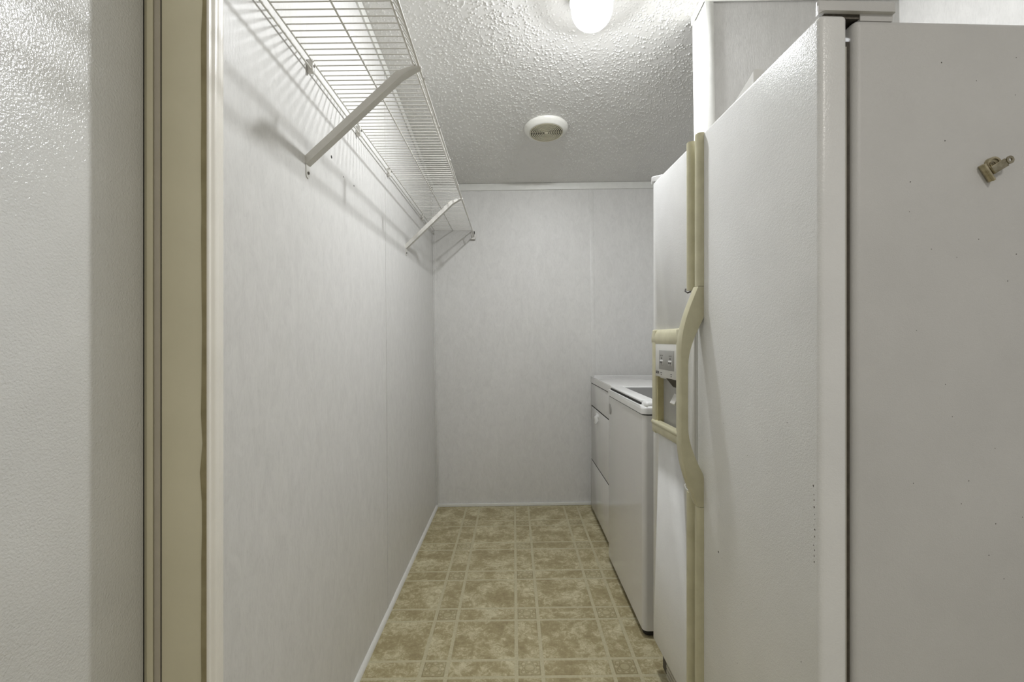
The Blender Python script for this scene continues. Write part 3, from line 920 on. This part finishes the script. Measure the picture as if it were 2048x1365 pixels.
# washer: local x into the body, y away from the camera, z up
wa = appliance('washing_machine', 0.5165, 1.853, 0.006)
tag(wa, 'white top loading washing machine with smoked glass lid beside the refrigerator', 'washer')
WW, WD = 0.665, 0.66
def rounded_front(x0, x1, y0, y1, rad, n=6):
    pr = []
    for k in range(n + 1):
        a = math.radians(180 + 90 * k / n)
        pr.append((x0 + rad + rad * math.cos(a), y0 + rad + rad * math.sin(a)))
    pr += [(x1, y0), (x1, y1)]
    for k in range(n + 1):
        a = math.radians(90 + 90 * k / n)
        pr.append((x0 + rad + rad * math.cos(a), y1 - rad + rad * math.sin(a)))
    return pr
prism('washer_cabinet', rounded_front(0.0, WD, 0.0, WW, 0.020), 'z', 0.030, 0.890, M['washer'], wa, smooth=40)
prism('shadow_gap', rounded_front(0.004, WD, 0.004, WW - 0.004, 0.018), 'z', 0.889, 0.8955, M['dark'], wa)
bm = bmesh.new()
add_prism(bm, rounded_front(-0.004, WD + 0.004, -0.002, WW + 0.002, 0.024, 8), 'z', 0.895, 0.926)
top_e = [e for e in bm.edges if abs(e.verts[0].co.z - 0.926) < 1e-5 and abs(e.verts[1].co.z - 0.926) < 1e-5]
bmesh.ops.bevel(bm, geom=top_e, offset=0.012, offset_type='OFFSET', segments=4, profile=0.5, affect='EDGES', clamp_overlap=True)
link('washer_top', finish(bm, 'washer_top', 50), M['plastic_white'], wa)
# raised near end of the top, lid frame and its glass
box('deck_end', 0.008, WD - 0.02, 0.000, 0.062, 0.912, 0.945, M['plastic_white'], wa, bev=0.014, seg=4)
box('deck_end', 0.012, WD - 0.02, WW - 0.028, WW, 0.912, 0.936, M['plastic_white'], wa, bev=0.009, seg=4)
lid = empty('lid'); lid.parent = wa
lz0, lz1 = 0.9335, 0.9445
LY0, LY1, LX0, LX1 = 0.064, WW - 0.030, 0.008, 0.50
fw = 0.062
bm = bmesh.new(); add_box(bm, LX0, LX0 + fw, LY0, LY1, lz0, lz1, 0.004, 3); link('lid_frame', finish(bm, 'lid_frame', 40), M['plastic_white'], lid)
bm = bmesh.new(); add_box(bm, LX0 + fw, LX1, LY1 - 0.045, LY1, lz0, lz1, 0.004, 3); link('lid_frame', finish(bm, 'lid_frame', 40), M['plastic_white'], lid)
bm = bmesh.new(); add_box(bm, LX0 + fw, LX1, LY0, LY0 + 0.05, lz0, lz1, 0.004, 3); link('lid_frame', finish(bm, 'lid_frame', 40), M['plastic_white'], lid)
box('lid_glass', LX0 + fw - 0.003, LX1, LY0 + 0.046, LY1 - 0.042, lz0 + 0.001, lz1 - 0.0025, M['glass'], lid)
box('lid_slot', LX0 - 0.002, LX0 + 0.05, LY0 + 0.004, LY1 - 0.004, 0.9255, 0.9338, M['dark'], wa)
box('console', WD - 0.115, WD - 0.002, 0.02, WW - 0.02, 0.925, 1.06, M['plastic_white'], wa, bev=0.014, seg=3)
bm = bmesh.new(); add_cyl(bm, (-0.0012, WW - 0.052, 0.825), (0.001, WW - 0.052, 0.825), 0.029, 32)
em = link('emblem', finish(bm, 'emblem', 40), M['emblem'], wa)
bm = bmesh.new(); add_cyl(bm, (-0.0018, WW - 0.052, 0.825), (-0.001, WW - 0.052, 0.825), 0.021, 32)
link('emblem_face', finish(bm, 'emblem_face', 40), M['grey_panel'], em)
prism('washer_base', rounded_front(0.010, WD - 0.01, 0.012, WW - 0.012, 0.02), 'z', 0.006, 0.031, M['foot'], wa)
for x in (0.05, WD - 0.05):
    for y in (0.05, WW - 0.05):
        cyl('foot', (x, y, -0.001 + x * 0.013), (x, y, 0.012 + x * 0.013), 0.018, M['foot'], wa, 14)

# dryer
dr = appliance('clothes_dryer', 0.5425, 2.572, 0.0)
tag(dr, 'white front loading clothes dryer against the far wall beyond the washing machine', 'dryer')
DW, DD = 0.692, 0.66
prism('dryer_cabinet', rounded_front(0.003, DD, 0.0, DW, 0.012), 'z', 0.030, 0.893, M['washer'], dr, smooth=40)
box('dryer_upper_panel', 0.0, 0.02, 0.003, DW - 0.003, 0.7395, 0.890, M['washer'], dr, bev=0.003, seg=3)
prism('shadow_gap', rounded_front(0.0012, DD, 0.003, DW - 0.003, 0.012), 'z', 0.8895, 0.8965, M['dark'], dr)
bm = bmesh.new()
add_prism(bm, rounded_front(-0.003, DD, -0.001, DW + 0.001, 0.014, 6), 'z', 0.896, 0.938)
top_e = [e for e in bm.edges if abs(e.verts[0].co.z - 0.938) < 1e-5 and abs(e.verts[1].co.z - 0.938) < 1e-5]
bmesh.ops.bevel(bm, geom=top_e, offset=0.007, offset_type='OFFSET', segments=3, profile=0.5, affect='EDGES', clamp_overlap=True)
link('dryer_top', finish(bm, 'dryer_top', 50), M['washer'], dr)
box('top_rail', 0.02, DD - 0.02, DW - 0.016, DW - 0.002, 0.936, 0.943, M['washer'], dr, bev=0.003)
ddo = box('dryer_door', 0.0, 0.02, 0.06, DW - 0.028, 0.367, 0.733, M['washer'], dr, bev=0.003, seg=3)
box('door_gap', 0.0012, 0.006, 0.055, DW - 0.024, 0.731, 0.7405, M['dark'], dr)
box('door_gap', 0.0012, 0.006, 0.055, DW - 0.024, 0.359, 0.368, M['dark'], dr)
box('dryer_lower_panel', 0.0, 0.02, 0.003, DW - 0.003, 0.036, 0.3605, M['washer'], dr, bev=0.003, seg=3)
# door pull: slim plate and a projecting grip
h = box('door_pull', -0.006, 0.002, 0.385, 0.468, 0.695, 0.716, M['plastic_white'], ddo, bev=0.004, seg=3)
prism('grip', [(0.0, 0.712), (-0.010, 0.710), (-0.021, 0.695), (-0.022, 0.655), (-0.016, 0.652), (-0.009, 0.668), (0.0, 0.674)], 'y', 0.395, 0.432, M['plastic_white'], h, bev=0.002)
box('console', DD - 0.12, DD - 0.002, 0.02, DW - 0.02, 0.936, 1.07, M['plastic_white'], dr, bev=0.014, seg=3)
box('dryer_base', 0.014, DD - 0.01, 0.012, DW - 0.012, 0.006, 0.031, M['foot'], dr)
for x in (0.05, DD - 0.05):
    for y in (0.05, DW - 0.05):
        cyl('foot', (x, y, -0.001 + x * 0.013), (x, y, 0.012 + x * 0.013), 0.018, M['foot'], dr, 14)
